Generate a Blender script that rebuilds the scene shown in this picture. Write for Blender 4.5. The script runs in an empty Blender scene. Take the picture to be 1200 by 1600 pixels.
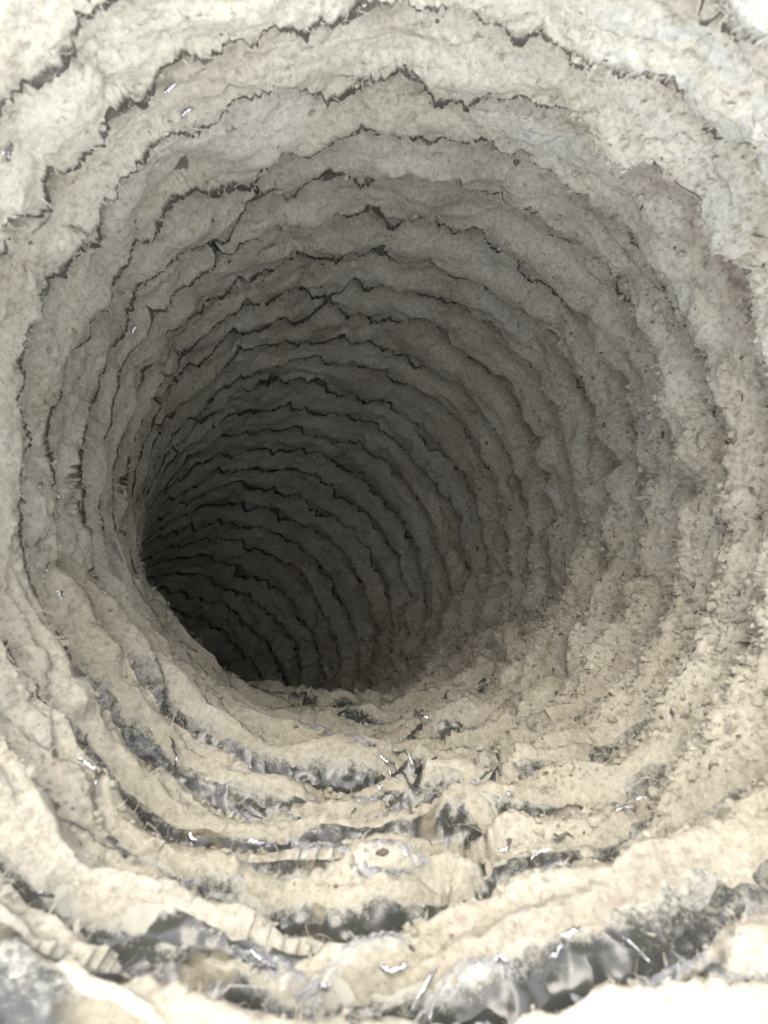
import bpy, math, random
import numpy as np

# ------------------------------------------------------------------ camera, world, sun, exposure
S = 0.052                       # duct radius in metres; shapes below are written in duct radii
scene = bpy.context.scene
PITCH = 0.237
B_DIR = math.radians(225)       # direction (in the mouth's plane) in which the duct bends away
BEND_R, BEND_START = 4.7, 1.75
AX0 = (0.045, 0.03)              # where the axis passes the mouth, radii right of / above the lens
AXS = (0.0, 0.035)              # small slope of the straight run
cam_d = bpy.data.cameras.new("camera")
cam = bpy.data.objects.new("camera", cam_d)
scene.collection.objects.link(cam)
cam.location = (0, 0, 0)
PITCHED = math.radians(60)      # the duct's mouth looks up at the sky; the lens looks down into it
cam.rotation_euler = (math.radians(90) - PITCHED, 0, 0)
cam_d.sensor_fit = 'VERTICAL'
cam_d.sensor_height = 36
cam_d.lens = 26
cam_d.clip_start = 0.002
cam_d.clip_end = 50
cam_d.dof.use_dof = True
cam_d.dof.focus_distance = 0.165
cam_d.dof.aperture_fstop = 58
scene.camera = cam

from mathutils import Vector, Matrix
_off, _side = math.radians(41), math.radians(-8)      # sun, off the duct's axis: above it and to its left
_dir = Vector((math.sin(_side), -math.cos(_off) * math.cos(_side), math.sin(_off) * math.cos(_side)))
_dir = Matrix.Rotation(-PITCHED, 3, 'X') @ _dir
_dir.normalize()
SUN_EL = math.degrees(math.asin(_dir.z))
SUN_AZ = math.degrees(math.atan2(_dir.x, _dir.y))
world = bpy.data.worlds.new("World")
scene.world = world
world.use_nodes = True
nt = world.node_tree
sky = nt.nodes.new("ShaderNodeTexSky")
sky.sky_type = 'NISHITA'
sky.sun_disc = False
sky.sun_elevation = math.radians(SUN_EL)
sky.sun_rotation = math.radians(SUN_AZ)
sky.air_density = .15
sky.dust_density = 0.3
sky.ozone_density = 0.0
_mul = nt.nodes.new("ShaderNodeMix")            # the camera's warm white balance for open shade
_mul.data_type, _mul.blend_type = 'RGBA', 'MULTIPLY'
_mul.inputs[0].default_value = 1
_mul.inputs[7].default_value = (1.08, 1.0, .94, 1)
_hs = nt.nodes.new("ShaderNodeHueSaturation")   # thin haze: the blue of the sky is muted
_hs.inputs["Saturation"].default_value = .4
nt.links.new(sky.outputs[0], _hs.inputs["Color"])
nt.links.new(_hs.outputs[0], _mul.inputs[6])
nt.links.new(_mul.outputs[2], nt.nodes["Background"].inputs[0])
nt.nodes["Background"].inputs[1].default_value = 0.15
sun_d = bpy.data.lights.new("sun", 'SUN')
sun_d.energy = 0.02
sun_d.angle = math.radians(30)      # hazy light, soft shadows
sun_d.color = (.97, 0.98, 0.95)
sun = bpy.data.objects.new("sun", sun_d)
scene.collection.objects.link(sun)
sun.rotation_euler = (-_dir).to_track_quat('-Z', 'Y').to_euler()
sun.location = _dir * 2
scene.view_settings.view_transform = 'Standard'
scene.view_settings.look = 'None'
scene.view_settings.exposure = 4.80
scene.view_settings.gamma = 1
scene.cycles.max_bounces = 10
scene.cycles.diffuse_bounces = 8
scene.cycles.transparent_max_bounces = 8
scene.cycles.caustics_reflective = False
scene.cycles.sample_clamp_indirect = 4

# ------------------------------------------------------------------ noise in numpy
_rng = np.random.RandomState(7)
_perm = _rng.permutation(256).astype(np.int32)
_perm = np.concatenate([_perm, _perm, _perm])
_grad = _rng.normal(size=(256, 3)).astype(np.float32)
_grad /= np.linalg.norm(_grad, axis=1)[:, None]
_gx, _gy, _gz = _grad[:, 0].copy(), _grad[:, 1].copy(), _grad[:, 2].copy()


def _h3(i, j, k):
    return _perm[_perm[_perm[i & 255] + (j & 255)] + (k & 255)]


def perlin(x, y, z):
    x = np.asarray(x, np.float32); y = np.asarray(y, np.float32); z = np.asarray(z, np.float32)
    xi = np.floor(x); yi = np.floor(y); zi = np.floor(z)
    fx, fy, fz = x - xi, y - yi, z - zi
    i, j, k = xi.astype(np.int32), yi.astype(np.int32), zi.astype(np.int32)
    u = fx * fx * fx * (fx * (fx * 6 - 15) + 10)
    v = fy * fy * fy * (fy * (fy * 6 - 15) + 10)
    w = fz * fz * fz * (fz * (fz * 6 - 15) + 10)

    def g(a, b, c):
        h = _h3(i + a, j + b, k + c)
        return _gx[h] * (fx - a) + _gy[h] * (fy - b) + _gz[h] * (fz - c)
    x00 = g(0, 0, 0); x00 += u * (g(1, 0, 0) - x00)
    x10 = g(0, 1, 0); x10 += u * (g(1, 1, 0) - x10)
    x01 = g(0, 0, 1); x01 += u * (g(1, 0, 1) - x01)
    x11 = g(0, 1, 1); x11 += u * (g(1, 1, 1) - x11)
    a = x00 + v * (x10 - x00)
    b = x01 + v * (x11 - x01)
    return (a + w * (b - a)) * 1.6


def fbm(P, f, octs=3, off=0.0, gain=0.5):
    s = 0; a = 1.0
    for o in range(octs):
        s = s + a * perlin(P[0] * f + off + 17.3 * o, P[1] * f + off * 1.7, P[2] * f - off)
        f *= 2.03; a *= gain
    return s


def worley(P, f, off=0.0):
    """distance to the nearest jittered cell point (F1) and to the second (F2)."""
    x, y, z = [np.asarray(c * f + off, np.float32) for c in P]
    i, j, k = [np.floor(c).astype(np.int32) for c in (x, y, z)]
    f1 = np.full(x.shape, 9.0, np.float32); f2 = f1.copy()
    for a in (-1, 0, 1):
        for b in (-1, 0, 1):
            for c in (-1, 0, 1):
                h = _h3(i + a, j + b, k + c)
                px = i + a + .5 + _gx[h] * .5
                py = j + b + .5 + _gy[h] * .5
                pz = k + c + .5 + _gz[h] * .5
                d = (px - x) ** 2 + (py - y) ** 2 + (pz - z) ** 2
                f2 = np.minimum(f2, np.maximum(f1, d))
                f1 = np.minimum(f1, d)
    return np.sqrt(f1), np.sqrt(f2)


def n1(t, f, seed):
    return perlin(np.asarray(t) * f, seed * 3.71 + .37 + 0 * t, seed * 1.93 + .61 + 0 * t)


def sstep(a, b, x):
    t = np.clip((x - a) / (b - a), 0, 1)
    return t * t * (3 - 2 * t)


# ------------------------------------------------------------------ the duct's course
_b = np.array([math.cos(B_DIR), 0, math.sin(B_DIR)])
_n = np.array([-math.sin(B_DIR), 0, math.cos(B_DIR)])
_Y = np.array([0, 1.0, 0])
_ss = np.arange(0, 16, 0.01)
_phi = np.where(_ss < BEND_START, 0, (_ss - BEND_START) / BEND_R)
_phi = np.convolve(np.pad(_phi, 60, mode='edge'), np.ones(121) / 121, 'valid')
_phi = np.minimum(_phi, 2.2)
_T = np.cos(_phi)[:, None] * _Y + np.sin(_phi)[:, None] * _b
_C = np.vstack([[0, 0, 0], np.cumsum((_T[1:] + _T[:-1]) / 2 * 0.01, axis=0)])
_C = _C + np.array([AX0[0], 0, AX0[1]]) + np.minimum(_ss, 3)[:, None] * np.array([AXS[0], 0, AXS[1]])


def wall(s, th, r):
    """a point at arc length s, angle th (0 = right, 90 deg = up), radius r."""
    C = [np.interp(s, _ss, _C[:, k]) for k in range(3)]
    ph = np.interp(s, _ss, _phi)
    cb = np.cos(th) * _b[0] + np.sin(th) * _b[2]
    cn = np.cos(th) * _n[0] + np.sin(th) * _n[2]
    cp, sp = np.cos(ph), np.sin(ph)
    out = []
    for k in range(3):
        bk = cp * _b[k] - sp * _Y[k]
        out.append(C[k] + r * (cb * bk + cn * _n[k]))
    return out


# ------------------------------------------------------------------ turns of the helix
TH0 = -math.pi / 2 - 0.9        # seam of the turns, low on the left


def near(th, deg, width):
    d = (th - math.radians(deg) + math.pi) % (2 * math.pi) - math.pi
    return np.exp(-(d / math.radians(width)) ** 2)


def crack_soft(U):
    """arc length of the valley between two turns at unwrapped angle U."""
    low = near(U, -90, 50)
    j = 0.045 * n1(U, 1.1, 1) + 0.03 * n1(U, 2.6, 2)
    # low down the pleats sag and wander
    j = j + low * (0.10 * n1(U, 1.7, 9) + .03 * n1(U, 4.0, 10))
    return PITCH * U / (2 * math.pi) + j


def scallop(U):
    """rounded lobes of uneven width with sharp notches between them."""
    ph = U * 7.5 + 3.2 * n1(U, 1.9, 81)
    return np.abs(np.sin(ph)) ** .7


def crack_ragged(U, fine=True):
    """how far the torn edge of the lint strays from it: lobes, steps, nicks."""
    right = np.clip(near(U, -5, 48), 0, 1)
    low = np.clip(near(U, -92, 66) * 1.35, 0, 1)
    a = n1(U, 6.0, 3)
    j = (0.15 - .05 * right) * (np.abs(a) - .3) * (1 - .9 * low) + .05 * n1(U, 2.6, 12) * (1 - .7 * low)
    if not fine:
        return j * .85 * (1 - .25 * right)
    j = j + (.085 - .04 * right) * (1 - .9 * low) * (scallop(U) - .6)
    q = n1(U, 13.0, 4) * 2.2
    st = np.floor(q * 2) / 2 + sstep(.38, .5, (q * 2) % 1 / 1.0 * .5) * .5
    j = j + 0.045 * st * (1 - low)
    j = j + (0.024 * n1(U, 38, 5) + 0.017 * n1(U, 95, 6)) * (1 - .95 * low)
    return j * .85 * (1 - .25 * right)


def band_coords(i, nu, nv, gap, ragged=True):
    u = TH0 + 2 * math.pi * (i + np.linspace(0, 1, nu))
    b0, b1 = crack_soft(u), crack_soft(u + 2 * math.pi)
    U = u[None, :]
    v = np.linspace(0, 1, nv)[:, None]
    if not ragged:
        s = b0[None, :] + v * (b1 - b0)[None, :]
        return U + 0 * v, v + 0 * U, s, v + 0 * U, 0
    # dark film strip stands in for crack shade, sized by the lens's sight line
    p1 = np.stack(wall(b0, u, 1.0)); p0 = np.stack(wall(b0, u, .9))
    pn = (p0 - p1) / .1
    pt = (np.stack(wall(b0 + .01, u, 1.0)) - p1); pt /= np.linalg.norm(pt, axis=0)
    pv = p1 / np.linalg.norm(p1, axis=0)
    slope = -(pv * pn).sum(0) / np.maximum((pv * pt).sum(0), .05)
    gap = (.038 / np.maximum(slope, .2)).clip(.02, .14) + .004 + .006 * np.clip(p1[1] - 1.5, 0, 2)
    gap = gap * (1 - .38 * sstep(2.4, 4.0, p1[1])) * (.92 + .08 * sstep(1.5, 2.2, p1[1]))
    gap = gap * .80 * (.1 + .95 * np.clip(near(u, 135, 85) * 1.3, 0, 1)) * (1 + .22 * n1(u, 5, 44) + .15 * n1(u, 14, 45)).clip(.2, 2)
    j0, j1 = crack_ragged(u, False), crack_ragged(u + 2 * math.pi)
    w = b1 - b0
    j0 = np.minimum(j0, .3 * w); j1 = np.maximum(j1, -.3 * w)
    # the turn starts tucked under the torn edge of the one before it
    v2 = -.22 + 1.22 * v
    s = b0[None, :] + v2 * w[None, :] + j1[None, :] * v ** 2.6
    clear = s - (b0 + j0)[None, :]               # distance past that torn edge
    return U + 0 * v, clear, s, (s - b0[None, :]) / w[None, :], gap[None, :]


def fold_phases(U, s, P0):
    return ((U * 1.0 + s * 7.5 + 1.1 * fbm(P0, .9, 2, 15.0)) % 1.0,
            (U * .9 - s * 6.0 + 1.3 * fbm(P0, .8, 2, 25.0)) % 1.0)


def bareness(U, s, q, vc, low, P0):
    """where lint has not settled low down: the faces of the folds that look towards the mouth."""
    patch = fbm([U * 1.2, s * 2.6, .2 * P0[2]], 1.5, 2, 41.0)
    m = patch + .2 * fbm(P0, 4.0, 3, 13.0)
    w1, w2 = fold_phases(U, s, P0)
    front = (1 - sstep(.5 * vc, 1.0 * vc, q)) * sstep(-.04, .03, q)
    return low * np.maximum(1.08 * front * sstep(-.32, -.04, m),
                            1.0 * sstep(.2, .13, w1) * sstep(-.3, .05, -m) + .95 * sstep(.2, .13, w2) * sstep(-.2, .1, m))


def film_radius(U, v, s):
    th = U
    v = np.where(v > 1, np.maximum(.0, v - 1) * 0 + 1, v)
    v = np.clip(v, 0, 1)
    top = np.clip(near(th, 130, 75), 0, 1)
    low = np.clip(near(th, -95, 55), 0, 1)
    vc = 0.72 + .18 * top - .42 * low
    A = 0.050 - 0.036 * top + 0.09 * low + .035 * np.clip(near(U, 10, 50), 0, 1)
    up = np.clip(v / vc, 0, 1) ** (1.0 + .4 * low)
    dn = np.clip((1 - v) / (1 - vc), 0, 1)
    H = np.where(v < vc, np.sin(up * math.pi / 2), np.sin(dn * math.pi / 2) ** .8)
    P0 = wall(s, th, 1.0)
    big = fbm(P0, 1.7, 2, 5.0) * .045 * (.35 + .45 * low)
    Q = [U * .9, s * 2.4, .3 * P0[2]]
    cr = 1 - np.abs(fbm(Q, 2.2, 3, 31.0)) * 1.7            # sharp creases, drawn out along the turns
    cr2 = 1 - np.abs(fbm([U * .8 + s * 1.3, s - .6 * U, .2 * P0[0]], 5.0, 2, 61.0)) * 1.5
    fac = .12 + low
    # overlapping oblique folds of slack film low down
    w1, w2 = fold_phases(U, s, P0)
    tooth = lambda w: np.where(w < .18, w / .18, (1 - w) / .82)
    A2 = low * (.068 * tooth(w1) * sstep(-.2, .4, fbm(P0, 1.3, 1, 35.0)) + .060 * tooth(w2) * sstep(-.1, .4, fbm(P0, 1.5, 1, 45.0)))
    A = A * (1 + low * .8 * fbm([U * .8, s * 1.1, .1 * P0[0]], 1.3, 2, 55.0)).clip(.45, 1.9)
    r = 1.0 - A2 * .9 - A * H - big - .030 * fac * cr - .016 * fac * cr2
    return r, P0, H, vc, top, low


def mesh_grid(name, co, nu, nv, mat, parent, attrs=None, smooth=True):
    idx = np.arange(nu * nv, dtype=np.int32).reshape(nv, nu)
    q = np.stack([idx[:-1, :-1], idx[1:, :-1], idx[1:, 1:], idx[:-1, 1:]], -1).reshape(-1, 4)
    me = bpy.data.meshes.new(name)
    me.vertices.add(nu * nv)
    me.vertices.foreach_set("co", (co * S).astype(np.float32).ravel())
    me.loops.add(q.size)
    me.loops.foreach_set("vertex_index", q.ravel())
    me.polygons.add(len(q))
    me.polygons.foreach_set("loop_start", np.arange(0, q.size, 4, dtype=np.int32))
    me.polygons.foreach_set("loop_total", np.full(len(q), 4, np.int32))
    me.polygons.foreach_set("use_smooth", np.full(len(q), smooth))
    me.update(calc_edges=True)
    for k, a in (attrs or {}).items():
        at = me.attributes.new(k, 'FLOAT', 'POINT')
        at.data.foreach_set("value", a.astype(np.float32).ravel())
    me.materials.append(mat)
    o = bpy.data.objects.new(name, me)
    scene.collection.objects.link(o)
    o.parent = parent
    if parent is None:
        o.rotation_euler = (-PITCHED, 0, 0)
    return o


def mesh_tris(name, V, F, mat, parent=None, smooth=True, attrs=None):
    me = bpy.data.meshes.new(name)
    me.vertices.add(len(V))
    me.vertices.foreach_set("co", (V * S).astype(np.float32).ravel())
    k = F.shape[1]
    me.loops.add(F.size)
    me.loops.foreach_set("vertex_index", F.astype(np.int32).ravel())
    me.polygons.add(len(F))
    me.polygons.foreach_set("loop_start", np.arange(0, F.size, k, dtype=np.int32))
    me.polygons.foreach_set("loop_total", np.full(len(F), k, np.int32))
    me.polygons.foreach_set("use_smooth", np.full(len(F), smooth))
    me.update(calc_edges=True)
    for kk, a in (attrs or {}).items():
        at = me.attributes.new(kk, 'FLOAT', 'POINT')
        at.data.foreach_set("value", a.astype(np.float32).ravel())
    me.materials.append(mat)
    o = bpy.data.objects.new(name, me)
    scene.collection.objects.link(o)
    o.parent = parent
    if parent is None:
        o.rotation_euler = (-PITCHED, 0, 0)
    return o


# ------------------------------------------------------------------ materials
def new_mat(name):
    m = bpy.data.materials.new(name)
    m.use_nodes = True
    return m, m.node_tree, m.node_tree.nodes["Principled BSDF"]


def nnode(t, kind, **kw):
    n = t.nodes.new(kind)
    for k, v in kw.items():
        setattr(n, k, v)
    return n


def mixcol(t, fac, a, b, blend='MIX'):
    m = nnode(t, "ShaderNodeMix", data_type='RGBA', blend_type=blend)
    for sock, val in ((m.inputs[0], fac), (m.inputs[6], a), (m.inputs[7], b)):
        if hasattr(val, 'is_linked') or hasattr(val, 'links'):
            t.links.new(val, sock)
        else:
            sock.default_value = val
    return m.outputs[2]


def noise_tex(t, scale, detail=4, rough=.6, vec=None):
    n = nnode(t, "ShaderNodeTexNoise")
    n.inputs["Scale"].default_value = scale / S
    n.inputs["Detail"].default_value = detail
    n.inputs["Roughness"].default_value = rough
    if vec is not None:
        t.links.new(vec, n.inputs["Vector"])
    return n.outputs["Fac"]


def ramp(t, fac, stops):
    r = nnode(t, "ShaderNodeValToRGB")
    e = r.color_ramp.elements
    while len(e) < len(stops):
        e.new(.5)
    for k, (p, c) in enumerate(stops):
        e[k].position = p
        e[k].color = c if len(c) == 4 else (*c, 1)
    t.links.new(fac, r.inputs[0])
    return r.outputs[0]


def lint_material(name, attr=True, dark=1.0):
    m, t, p = new_mat(name)
    pos = nnode(t, "ShaderNodeTexCoord").outputs["Object"]
    n_big = noise_tex(t, 3.0, 3, .55, pos)
    col = ramp(t, n_big, [(.35, (.42, .397, .298)), (.55, (.50, .483, .38)), (.72, (.54, .528, .43))])
    if attr:
        ab = nnode(t, "ShaderNodeAttribute", attribute_name="blue").outputs["Fac"]
        col = mixcol(t, ab, col, (.44, .452, .405, 1))
        an = nnode(t, "ShaderNodeAttribute", attribute_name="brown").outputs["Fac"]
        nb = noise_tex(t, 22, 3, .7, pos)
        brown = ramp(t, nb, [(.35, (.25, .205, .155)), (.62, (.42, .385, .31))])
        col = mixcol(t, an, col, brown)
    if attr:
        ad = nnode(t, "ShaderNodeAttribute", attribute_name="crack_shade").outputs["Fac"]
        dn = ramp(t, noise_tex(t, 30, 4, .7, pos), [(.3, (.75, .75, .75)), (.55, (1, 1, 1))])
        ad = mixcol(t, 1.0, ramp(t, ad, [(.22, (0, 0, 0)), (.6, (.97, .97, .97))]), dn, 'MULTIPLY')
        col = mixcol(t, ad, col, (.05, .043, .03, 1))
    n_f = noise_tex(t, 70, 4, .75, pos)
    spk = ramp(t, n_f, [(.30, (.62, .60, .56)), (.5, (.95, .94, .92)), (.68, (1.12, 1.12, 1.12))])
    col = mixcol(t, 1.0, col, spk, 'MULTIPLY')
    if dark != 1.0:
        col = mixcol(t, 1.0, col, (dark, dark, dark, 1), 'MULTIPLY')
    t.links.new(col, p.inputs["Base Color"])
    p.inputs["Roughness"].default_value = 1.0
    p.inputs["Specular IOR Level"].default_value = 0.0
    p.inputs["Sheen Weight"].default_value = 0.12
    p.inputs["Sheen Roughness"].default_value = 0.6
    h1 = noise_tex(t, 48, 5, .8, pos)
    b = nnode(t, "ShaderNodeBump")
    b.inputs["Strength"].default_value = .4
    b.inputs["Distance"].default_value = .009 * S
    t.links.new(h1, b.inputs["Height"])
    h2 = noise_tex(t, 120, 3, .8, pos)
    b2 = nnode(t, "ShaderNodeBump")
    b2.inputs["Strength"].default_value = .8
    b2.inputs["Distance"].default_value = .005 * S
    t.links.new(h2, b2.inputs["Height"])
    t.links.new(b.outputs[0], b2.inputs["Normal"])
    t.links.new(b2.outputs[0], p.inputs["Normal"])
    return m


def film_material():
    m, t, p = new_mat("dusty_plastic_film")
    pos = nnode(t, "ShaderNodeTexCoord").outputs["Object"]
    ba = nnode(t, "ShaderNodeAttribute", attribute_name="bare").outputs["Fac"]
    ms = nnode(t, "ShaderNodeMath", operation='MULTIPLY_ADD')      # more dust towards the lint's edge
    t.links.new(ba, ms.inputs[0]); ms.inputs[1].default_value = -.385
    t.links.new(noise_tex(t, 60, 6, .85, pos), ms.inputs[2])
    dust = ramp(t, ms.outputs[0], [(.17, (0, 0, 0)), (.36, (1, 1, 1))])
    lw = nnode(t, "ShaderNodeAttribute", attribute_name="low").outputs["Fac"]
    dust = mixcol(t, 1.0, dust, ramp(t, lw, [(.0, (.25, .25, .25)), (.6, (1, 1, 1))]), 'MULTIPLY')
    col = mixcol(t, dust, (.07, .074, .064, 1), (.40, .40, .32, 1))
    t.links.new(col, p.inputs["Base Color"])
    rg = nnode(t, "ShaderNodeMapRange")
    t.links.new(dust, rg.inputs[0])
    rg.inputs[3].default_value = .2
    rg.inputs[4].default_value = .8
    t.links.new(rg.outputs[0], p.inputs["Roughness"])
    mt = nnode(t, "ShaderNodeMapRange")
    t.links.new(dust, mt.inputs[0])
    mt.inputs[3].default_value = .15
    mt.inputs[4].default_value = .0
    t.links.new(mt.outputs[0], p.inputs["Metallic"])
    p.inputs["Coat Weight"].default_value = .0
    p.inputs["Specular IOR Level"].default_value = .45
    p.inputs["Coat Roughness"].default_value = .06
    b = nnode(t, "ShaderNodeBump")
    b.inputs["Strength"].default_value = .55
    b.inputs["Distance"].default_value = .022 * S
    m1 = nnode(t, "ShaderNodeMath", operation='SUBTRACT')
    t.links.new(noise_tex(t, 8, 2, .5, pos), m1.inputs[0]); m1.inputs[1].default_value = .5
    m2 = nnode(t, "ShaderNodeMath", operation='ABSOLUTE')
    t.links.new(m1.outputs[0], m2.inputs[0])
    m3 = nnode(t, "ShaderNodeMath", operation='MULTIPLY')
    t.links.new(m2.outputs[0], m3.inputs[0]); m3.inputs[1].default_value = -5
    t.links.new(m3.outputs[0], b.inputs["Height"])
    t.links.new(b.outputs[0], p.inputs["Normal"])
    # clear places, where the brown sleeve behind shows through
    tr = nnode(t, "ShaderNodeBsdfTransparent")
    tr.inputs[0].default_value = (.86, .84, .80, 1)
    clear = ramp(t, noise_tex(t, 3.6, 3, .6, pos), [(.56, (0, 0, 0)), (.60, (.85, .85, .85))])
    cw = nnode(t, "ShaderNodeAttribute", attribute_name="clear").outputs["Fac"]
    clear = mixcol(t, 1.0, clear, ramp(t, cw, [(.25, (0, 0, 0)), (.5, (1, 1, 1))]), 'MULTIPLY')
    mx = nnode(t, "ShaderNodeMixShader")
    out = t.nodes["Material Output"]
    t.links.new(clear, mx.inputs[0])
    t.links.new(p.outputs[0], mx.inputs[1])
    t.links.new(tr.outputs[0], mx.inputs[2])
    t.links.new(mx.outputs[0], out.inputs[0])
    return m


def clear_film_material():
    m, t, p = new_mat("bare_shiny_film")
    p.inputs["Base Color"].default_value = (.6, .62, .61, 1)
    p.inputs["Metallic"].default_value = .5
    p.inputs["Roughness"].default_value = .16
    tr = nnode(t, "ShaderNodeBsdfTransparent")
    mx = nnode(t, "ShaderNodeMixShader")
    fr = nnode(t, "ShaderNodeFresnel")
    fr.inputs[0].default_value = 1.9
    t.links.new(fr.outputs[0], mx.inputs[0])
    t.links.new(tr.outputs[0], mx.inputs[1])
    t.links.new(p.outputs[0], mx.inputs[2])
    t.links.new(mx.outputs[0], t.nodes["Material Output"].inputs[0])
    return m


def sleeve_material():
    m, t, p = new_mat("brown_sleeve")
    pos = nnode(t, "ShaderNodeTexCoord").outputs["Object"]
    col = ramp(t, noise_tex(t, 6, 4, .6, pos), [(.35, (.07, .022, .014)), (.65, (.14, .05, .034))])
    t.links.new(col, p.inputs["Base Color"])
    p.inputs["Roughness"].default_value = .7
    return m


def wire_material():
    m, t, p = new_mat("dusty_steel_wire")
    pos = nnode(t, "ShaderNodeTexCoord").outputs["Object"]
    col = ramp(t, noise_tex(t, 15, 3, .6, pos), [(.4, (.12, .11, .10)), (.6, (.38, .36, .31))])
    t.links.new(col, p.inputs["Base Color"])
    p.inputs["Metallic"].default_value = .6
    p.inputs["Roughness"].default_value = .4
    return m


LINT = lint_material("matted_lint")
CRUMB = lint_material("lint_crumb", attr=False, dark=.92)
FIBRE = lint_material("lint_fibre", attr=False)
FILM = film_material()
SHINY = clear_film_material()
GLINT, _t, _p = new_mat("pinched_film")
_p.inputs["Base Color"].default_value = (.42, .43, .425, 1)
_p.inputs["Metallic"].default_value = .9
_p.inputs["Roughness"].default_value = .24
SLEEVE = sleeve_material()
WIRE = wire_material()


def empty(name, label, cat):
    o = bpy.data.objects.new(name, None)
    o.empty_display_size = .02
    o.rotation_euler = (-PITCHED, 0, 0)
    scene.collection.objects.link(o)
    o["label"] = label
    o["category"] = cat
    return o


duct = empty("flexible_duct", "round flexible duct of dusty plastic film over a wire coil, bending away into the dark", "duct")
lining = empty("lint_lining", "thick beige grey dryer lint crusted in ragged rings over the inside of the duct", "lint")

I0, I1 = 4, 38                  # turns of the coil


def res(i):
    d = max(.9, i * PITCH)
    return min(1.0, 1.5 / d)


def vc_hang(U):
    """phase past which the crust no longer follows the film down into the valley."""
    return .93 - .25 * np.clip(near(U, -95, 55), 0, 1) * 0 + 0 * U


# ------------------------------------------------------------------ film and lint, turn by turn
samples = []                    # points on the lint for crumbs and fibres
for i in range(I0, I1):
    k = res(i)
    nu, nv = int(800 * k ** .7), 18
    U, v, s, q, _g = band_coords(i, nu, nv, 0.0, False)
    r, P0, H, vc, top, low = film_radius(U, v, s)
    r = r + .02 * (v > .999)     # tuck the far edge behind the next turn
    co = np.stack(wall(s, U, r), -1)
    mesh_grid("film_pleat", co, nu, nv, FILM, duct, {"low": low + 0 * v, "clear": low * (1 - sstep(1.55, 1.95, s)), "bare": bareness(U, s, v, vc, np.minimum(low * 1.3, 1), wall(s, U, 1.0))})

    # lint shell
    nu, nv = int(1900 * k ** .85), max(18, int(45 * k ** .55))
    U, clr, s, q, gp = band_coords(i, nu, nv, 0.065)
    # squeeze rows towards the ragged far edge and add three rows that fold it under
    e = np.linspace(0, 1, nv - 3)
    e = np.concatenate([e, [1, 1, 1]])[:, None]
    fold = np.concatenate([np.zeros(nv - 3), [.35, .75, 1.0]])[:, None]
    v = e + 0 * U
    vv = np.linspace(0, 1, nv)
    pos = np.interp(e[:, 0], vv, np.arange(nv))
    lo = np.minimum(pos.astype(int), nv - 2); fr = (pos - lo)[:, None]
    s = s[lo] * (1 - fr) + s[lo + 1] * fr - fold * .04
    q = q[lo] * (1 - fr) + q[lo + 1] * fr
    clr = clr[lo] * (1 - fr) + clr[lo + 1] * fr
    q = np.clip(q, 0, None)
    # past the valley the torn edge hangs free over the next turn
    r, P0, H, vc, top, low = film_radius(U, np.minimum(q, vc_hang(U)), s)
    P0 = wall(s, U, r - .3 * H)
    right = np.clip(near(U, -8, 50), 0, 1)
    deep = sstep(3.0, 6.0, s)
    # crust thickness
    f1, f2 = worley(P0, 7.0, 3.0)
    lumps = .5 - f1                                  # rounded pillows
    g1, g2 = worley([c + .03 * fbm(P0, 9, 1, 77.) for c in P0], 17.0, 11.0)
    grains = .5 - g1
    k1, k2 = worley([c + .02 * n for c, n in zip(P0, (perlin(P0[0] * 40, P0[1] * 40, P0[2] * 40),) * 3)], 36.0, 21.0)
    grit = .5 - k1
    n_mid = fbm(P0, 4.0, 3, 13.0)
    n_fine = fbm(P0, 26.0, 3, 23.0, .6)
    frill = .5 - worley([c + .02 * n_mid for c in P0], 12.5, 33.0)[0]
    top2 = np.clip(near(U, 130, 85), 0, 1)
    valley = 1 - sstep(.35, .92, H)
    debris = np.clip(near(U, -40, 26), 0, 1) * sstep(1.6, 2.6, s)
    rough = np.clip(right * (.4 + .9 * valley) + .8 * debris + .25 * low + .25 * valley * (1 - low), 0, 1.1)
    th_ = (.036 * (scallop(U + 2 * math.pi) - .6) * sstep(.25, .75, v) * (1 - low) + (.034 - .012 * top2) * frill * sstep(.3, .8, v) * (1 - .8 * low) + .046 - .006 * top + .022 * right - .020 * low
           + .046 * lumps * (1 - .5 * rough) * (1 - .6 * low) * (1 - .7 * top2) +   .027 * top2 * fbm(P0, 5.0, 2, 57.0) + debris * (.050 * fbm(P0, 9.0, 3, 95.0, .7) - .055 * sstep(.25, .7, fbm(P0, 5.5, 2, 97.0)))
           + .022 * grains * (.12 + rough) * (1 - .7 * low)
           + .017 * grit * (.25 + rough + .3 * low) + .010 * n_mid
           + .008 * n_fine * (.4 + 1.1 * rough) * (1 - .6 * low))
    # low down the faces towards the mouth stay bare, and the crust is broken
    front = (1 - sstep(.45 * vc, vc * 1.08, q)) * (q > -.02)
    bare = .095 * bareness(U, s, q, vc, low, wall(s, U, 1.0))
    bare = bare + right * .05 * sstep(.25, .7, fbm(P0, 6.0, 2, 51.0))
    th_ = th_ - bare
    # the near edge thins out; the far edge is thick and ragged
    clr = clr + .004 * n_fine + .014 * n_mid
    edge = sstep(0, .022, clr - gp)                # 0 inside the open crack, 1 past it
    rise = sstep(0, .12, clr - gp)
    th_ = th_ * (.6 + .4 * rise) + (.008 + .022 * right) * sstep(.55, .97, v) * (1 - low)
    open_ = (1 - edge) * np.clip(np.clip(near(U, 135, 85) * 1.5, 0, 1) * 1.1 + .1 + .45 * n1(U, 3, 33), 0, 1) * (1 - .9 * low)
    ev = sstep(.82, .99, v) * (1 - .5 * right) * (1 - low)
    th_ = th_ * (1 - ev) + (.052 + .010 * frill) * ev
    th_ = th_ * (1 - open_) - .02 * open_
    # short cracks across the plates
    K = [c + .05 * n_mid for c in (U * .9 + .04 * n_fine, s * 1.25, .2 * P0[2])]
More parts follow.
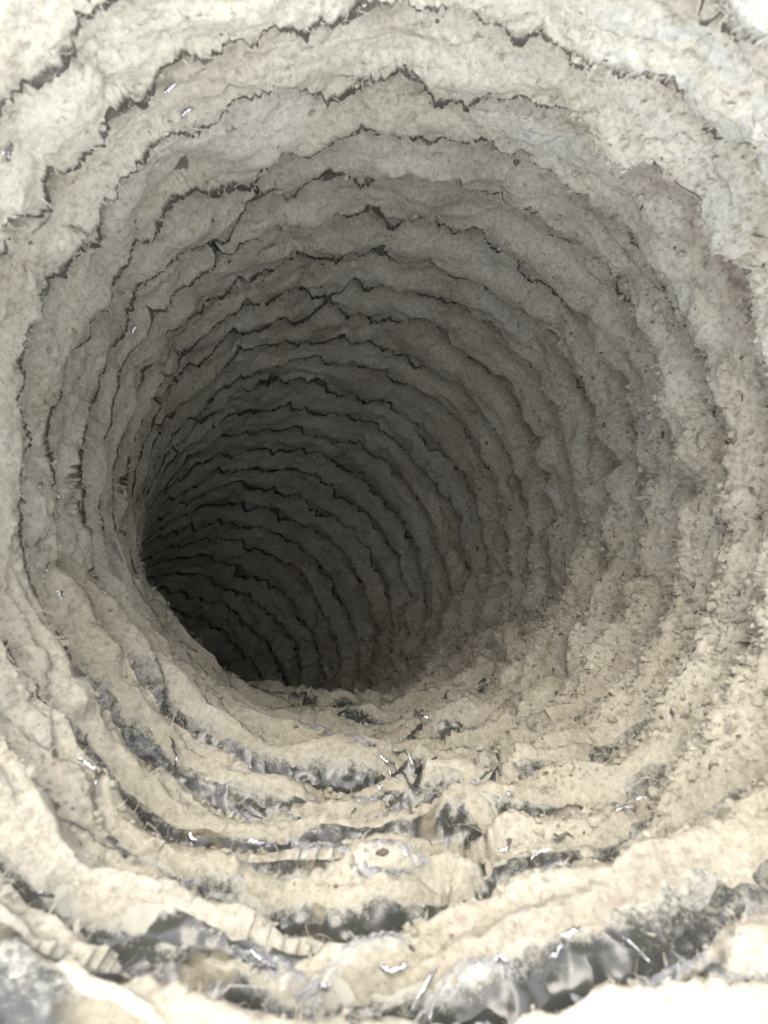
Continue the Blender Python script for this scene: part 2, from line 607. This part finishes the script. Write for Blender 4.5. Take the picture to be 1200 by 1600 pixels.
    h1, h2 = worley(K, 3.2, 57.0)
    crk = (1 - sstep(.015, .06, h2 - h1)) * sstep(.0, .35, fbm(P0, 2.2, 2, 67.)) * np.clip(near(U, 160, 48) * 1.4, 0, 1) * (1 - low)
    th_ = th_ - .045 * crk
    th_ = th_ * sstep(-.05, .0, clr) - .02 * (1 - sstep(-.05, .0, clr))
    th_ = np.where(fold > 0, th_ * (1 - fold) - .05 * fold, th_)
    r = r - th_
    # small 3-d wobble so that lumps overhang
    ws = .012 * fbm(P0, 21.0, 2, 91.0) * (fold == 0)
    co = np.stack(wall(s + ws, U, r), -1)
    blue = sstep(.35, .8, H) * sstep(-.25, .45, fbm(P0, 1.9, 2, 71.0)) * np.clip(near(U, 35, 55) * 1.1, 0, 1)
    blue = blue * (1 - sstep(.0, .5, -grains * 2)) * .85
    brown = np.clip(rough * 1.1 * (.15 + .85 * valley) * sstep(-.35, .35, fbm(P0, 5.0, 3, 81.0)) * (1 - low * .55) + .55 * debris * sstep(-.3, .3, fbm(P0, 7.0, 2, 85.0)) + .35 * sstep(.2, .8, fbm(P0, 3.4, 2, 83.0)), 0, 1)
    crack_shade = sstep(1 - .125 * (1 + .7 * n1(U, 17, 71)) * np.clip(near(U, 140, 95) * 1.3, .5, 1), 1.0, v) * (1 - .8 * low)  # shade of the crack, painted as a dark rim on the torn edge
    mesh_grid("lint_band", co, nu, nv, LINT, lining, {"blue": blue, "brown": brown, "crack_shade": crack_shade})
    ok = (th_ > .022) & (fold == 0) & (clr > .0)
    ii = np.flatnonzero(ok.ravel())
    n_take = int(9000 * k)
    ii = _rng.choice(ii, min(n_take, len(ii)), replace=False)
    samples.append(np.stack([a.ravel()[ii] for a in (s + ws, U, r, right + 0 * U, low + 0 * U, v, H)], -1))

samples = np.concatenate(samples)

# ------------------------------------------------------------------ crumpled bits of film standing proud of the dust
def film_flap(s0, u0, L, W, seed, mat, name='film_flap', lift=.012, na=30, nb=9):
    a = np.linspace(-1, 1, na)[None, :]; b = np.linspace(-1, 1, nb)[:, None]
    r_ = np.random.RandomState(seed)
    tw = r_.uniform(-.5, .5) if W > .008 else r_.normal() * .9
    bend = r_.normal() * .25
    taper = 1 - .75 * np.abs(a) ** 1.5
    du = a * L + 0 * b; ds = b * W * taper + tw * a * L + bend * L * (a * a - .4)
    U_, s_f = u0 + du, s0 + ds
    i = (u0 - TH0) / (2 * math.pi)
    b0, b1 = crack_soft(U_), crack_soft(U_ + 2 * math.pi)
    q_ = (s_f - b0) / (b1 - b0)
    rf = film_radius(U_, q_, s_f)[0]
    rf = np.median(rf) * .6 + rf * .4
    cr_ = (.5 - np.abs(n1(a * 5 + b * 1.1 + seed, 1.4, 50 + seed % 7))) * .022 + .014 * (.5 - np.abs(n1(a * 7 - b * 2.4, 1.1, seed % 11)))
    if W < .006:
        cr_ = cr_ * .5
    rf = rf - lift - .014 - cr_ - .006 * (1 - b * b)
    co_ = np.stack(wall(s_f, U_, rf), -1)
    return mesh_grid(name, co_, na, nb, mat, duct)


_fr = np.random.RandomState(5)
for k in range(22):
    ang = math.radians(-92 + 40 * _fr.normal())
    turn = int(_fr.choice(np.arange(3, 12), p=np.array([4, 5, 5, 5, 4, 3, 2, 1, 1]) / 30))
    u0 = ang + 2 * math.pi * turn
    s0 = float(crack_soft(np.array([u0]))[0]) + PITCH * _fr.uniform(.05, .6)
    film_flap(s0, u0, _fr.uniform(.04, .13), _fr.uniform(.010, .026), 100 + k, SHINY)
for k in range(170):                # narrow bright creases where the bare film is pinched
    if k % 10 < 8:
        ang = math.radians(-92 + 42 * _fr.normal())
    else:
        ang = math.radians(_fr.uniform(120, 200))
    turn = int(_fr.choice(np.arange(3, 14), p=np.array([3, 5, 5, 5, 4, 3, 2, 1, 1, 1, 1]) / 31))
    u0 = ang + 2 * math.pi * turn
    ua = np.array([u0 + 0.0])
    for _try in range(12):           # on film that the lint has left bare
        qa = np.array([_fr.uniform(.02, .5)])
        s0 = float(crack_soft(ua)[0] + PITCH * qa[0])
        sa = np.array([s0])
        lowa = np.clip(near(ua, -95, 55), 0, 1)
        if k % 10 >= 8 or bareness(ua, sa, qa, .30 + 0 * qa, lowa, wall(sa, ua, 1.0))[0] > .45:
            break
    else:
        continue
    film_flap(s0, u0, _fr.uniform(.007, .036) * (1 if k % 10 < 8 else .5), _fr.uniform(.0014, .0045), 300 + k, GLINT, 'film_crease', .020, 12, 4)

# ------------------------------------------------------------------ wire coil
tt = np.arange(TH0 + 2 * math.pi * I0, TH0 + 2 * math.pi * I1, .03)
c_ = PITCH * tt / (2 * math.pi)
P = np.stack(wall(c_, tt, np.full(len(tt), 1.035)), -1)
Pn = np.stack(wall(c_, tt, np.full(len(tt), 1.135)), -1) - P
Pn /= np.linalg.norm(Pn, axis=1)[:, None]
Tn = np.gradient(P, axis=0); Tn /= np.linalg.norm(Tn, axis=1)[:, None]
Bn = np.cross(Tn, Pn)
NS = 6
ring = [P + .013 * (math.cos(a) * Pn + math.sin(a) * Bn) for a in np.linspace(0, 2 * math.pi, NS, endpoint=False)]
ring.append(ring[0])
mesh_grid("wire_coil", np.stack(ring, 0), len(tt), NS + 1, WIRE, duct)

# ------------------------------------------------------------------ brown sleeve round the film
th = np.linspace(0, 2 * math.pi, 161)[None, :]
s_ = np.linspace(PITCH * (I0 - .9), PITCH * (I1 + 6), 130)[:, None]
th, s_ = th + 0 * s_, s_ + 0 * th
P0 = wall(s_, th, 1.0)
rr = 1.10 + .03 * fbm(P0, 3.0, 2, 9.0)
rr[-1] = .001; s_[-1] = s_[-2]  # added cap closes the unseen far end and keeps daylight out
rr[0] = .99; s_[0] = s_[1]          # the mouth end is turned in against the film
sl = mesh_grid("insulation_sleeve", np.stack(wall(s_, th, rr), -1), 161, 130, SLEEVE, duct)

# ------------------------------------------------------------------ loose crumbs of lint
def ico():
    p = (1 + 5 ** .5) / 2
    V = np.array([(-1, p, 0), (1, p, 0), (-1, -p, 0), (1, -p, 0), (0, -1, p), (0, 1, p), (0, -1, -p), (0, 1, -p), (p, 0, -1), (p, 0, 1), (-p, 0, -1), (-p, 0, 1)], float)
    V /= np.linalg.norm(V[0])
    F = [(0, 11, 5), (0, 5, 1), (0, 1, 7), (0, 7, 10), (0, 10, 11), (1, 5, 9), (5, 11, 4), (11, 10, 2), (10, 7, 6), (7, 1, 8), (3, 9, 4), (3, 4, 2), (3, 2, 6), (3, 6, 8), (3, 8, 9), (4, 9, 5), (2, 4, 11), (6, 2, 10), (8, 6, 7), (9, 8, 1)]
    F2 = []; V = [tuple(x) for x in V]; cache = {}
    def mid(a, b):
        kk = (min(a, b), max(a, b))
        if kk not in cache:
            m = np.array(V[a]) + np.array(V[b]); m /= np.linalg.norm(m)
            V.append(tuple(m)); cache[kk] = len(V) - 1
        return cache[kk]
    for a, b, c in F:
        x, y, z = mid(a, b), mid(b, c), mid(c, a)
        F2 += [(a, x, z), (x, b, y), (z, y, c), (x, y, z)]
    return np.array(V[:12]), np.array(F)


IV, IF = ico()
pr = samples[:, 3] * .9 + .3 * samples[:, 4] + .03 + .10 * (samples[:, 5] > .85) + 2.2 * near(samples[:, 1], -38, 27) * (samples[:, 0] > 1.5)
sel = samples[_rng.rand(len(samples)) < pr * .20]
nC = len(sel)
ctr = np.stack(wall(sel[:, 0], sel[:, 1], sel[:, 2] - .004), -1)
rad = .0035 + .0075 * _rng.rand(nC) ** 3
sc3 = _rng.uniform(.6, 1.4, (nC, 1, 3))
V = IV[None] * sc3 * rad[:, None, None]
V = V * (1 + .35 * _rng.normal(size=(nC, len(IV), 1)).clip(-1.3, 1.3))
V = (V + ctr[:, None, :]).reshape(-1, 3)
F = (IF[None] + (np.arange(nC) * len(IV))[:, None, None]).reshape(-1, 3)
o = mesh_tris("lint_crumbs", V, F, CRUMB, None, False)
o["kind"] = "stuff"; o["label"] = "small crumbs of beige lint stuck all over the crusted duct wall"; o["category"] = "lint crumbs"

# dark bits among them, thickest along the lower right
DARKBIT, _t, _p = new_mat("dark_debris")
_p.inputs["Base Color"].default_value = (.14, .115, .085, 1)
_p.inputs["Roughness"].default_value = .95
pr = near(samples[:, 1], -35, 40) * (samples[:, 0] > 1.3) + .12 * samples[:, 3] + .02
sel = samples[_rng.rand(len(samples)) < pr * .10]
nC = len(sel)
ctr = np.stack(wall(sel[:, 0], sel[:, 1], sel[:, 2] - .001), -1)
rad = .0018 + .0036 * _rng.rand(nC) ** 2
V = IV[None] * np.exp(_rng.normal(size=(nC, 1, 3)) * .6) * rad[:, None, None]
V = V * (1 + .35 * _rng.normal(size=(nC, len(IV), 1)).clip(-1.3, 1.3))
V = (V + ctr[:, None, :]).reshape(-1, 3)
F = (IF[None] + (np.arange(nC) * len(IV))[:, None, None]).reshape(-1, 3)
o = mesh_tris("dark_debris", V, F, DARKBIT)
o["kind"] = "stuff"; o["label"] = "dark brown specks of debris mixed into the lint, thickest low on one side"; o["category"] = "debris"

# ------------------------------------------------------------------ fibres standing off the lint
def fibres(name, sel, length, width, mat, label, curl=.6, seg=4):
    n = len(sel)
    base = np.stack(wall(sel[:, 0], sel[:, 1], sel[:, 2] + .004), -1)
    inw = base - np.stack(wall(sel[:, 0], sel[:, 1], sel[:, 2] + .104), -1)
    inw /= np.linalg.norm(inw, axis=1)[:, None]
    d = _rng.normal(size=(n, 3)) * .8 + inw * .75
    d /= np.linalg.norm(d, axis=1)[:, None]
    L = length * (.35 + _rng.rand(n) ** 2 * 1.4)
    pts = [base]
    for q in range(seg):
        d = d + _rng.normal(size=(n, 3)) * curl
        d /= np.linalg.norm(d, axis=1)[:, None]
        pts.append(pts[-1] + d * (L / seg)[:, None])
    pts = np.stack(pts, 1)
    side = np.cross(_rng.normal(size=(n, 3)), d); side /= np.linalg.norm(side, axis=1)[:, None]
    wv = side[:, None, :] * (width * np.linspace(1, .35, seg + 1))[None, :, None] * (.6 + .8 * _rng.rand(n))[:, None, None]
    V = np.concatenate([pts - wv, pts + wv], 1).reshape(-1, 3)
    m = seg + 1
    f = np.array([(q, q + 1, m + q + 1, m + q) for q in range(seg)])
    F = (f[None] + (np.arange(n) * 2 * m)[:, None, None]).reshape(-1, 4)
    o = mesh_tris(name, V, F, mat)
    o["kind"] = "stuff"; o["label"] = label; o["category"] = "lint fibres"
    return o


pr = .25 + samples[:, 3] * .6 + (.1 + .6 * (samples[:, 5] > .85)) * (1 - .85 * samples[:, 4])
sel = samples[_rng.rand(len(samples)) < pr * 1.0]
fibres("lint_fibres", sel, .026, .0017, FIBRE, "short fuzzy fibres standing off the crusted lint all round the duct", .8, 2)
pr = .02 + samples[:, 3] * .25 + .35 * samples[:, 4] + 1.2 * near(samples[:, 1], -35, 30) * (samples[:, 0] > 1.5)
sel = samples[_rng.rand(len(samples)) < pr * .04]
fibres("long_lint_fibres", sel, .085, .0011, FIBRE, "long pale hairs lying across the lint along the lower side", .45, 6)
open("/tmp/stats.txt", "w").write(str(sum(len(o.data.loops) - 2 * len(o.data.polygons) for o in bpy.data.objects if o.type == "MESH"))) if 0 else print("objects", len(bpy.data.objects), "tris", sum(len(o.data.loops) - 2 * len(o.data.polygons) for o in bpy.data.objects if o.type == 'MESH'))
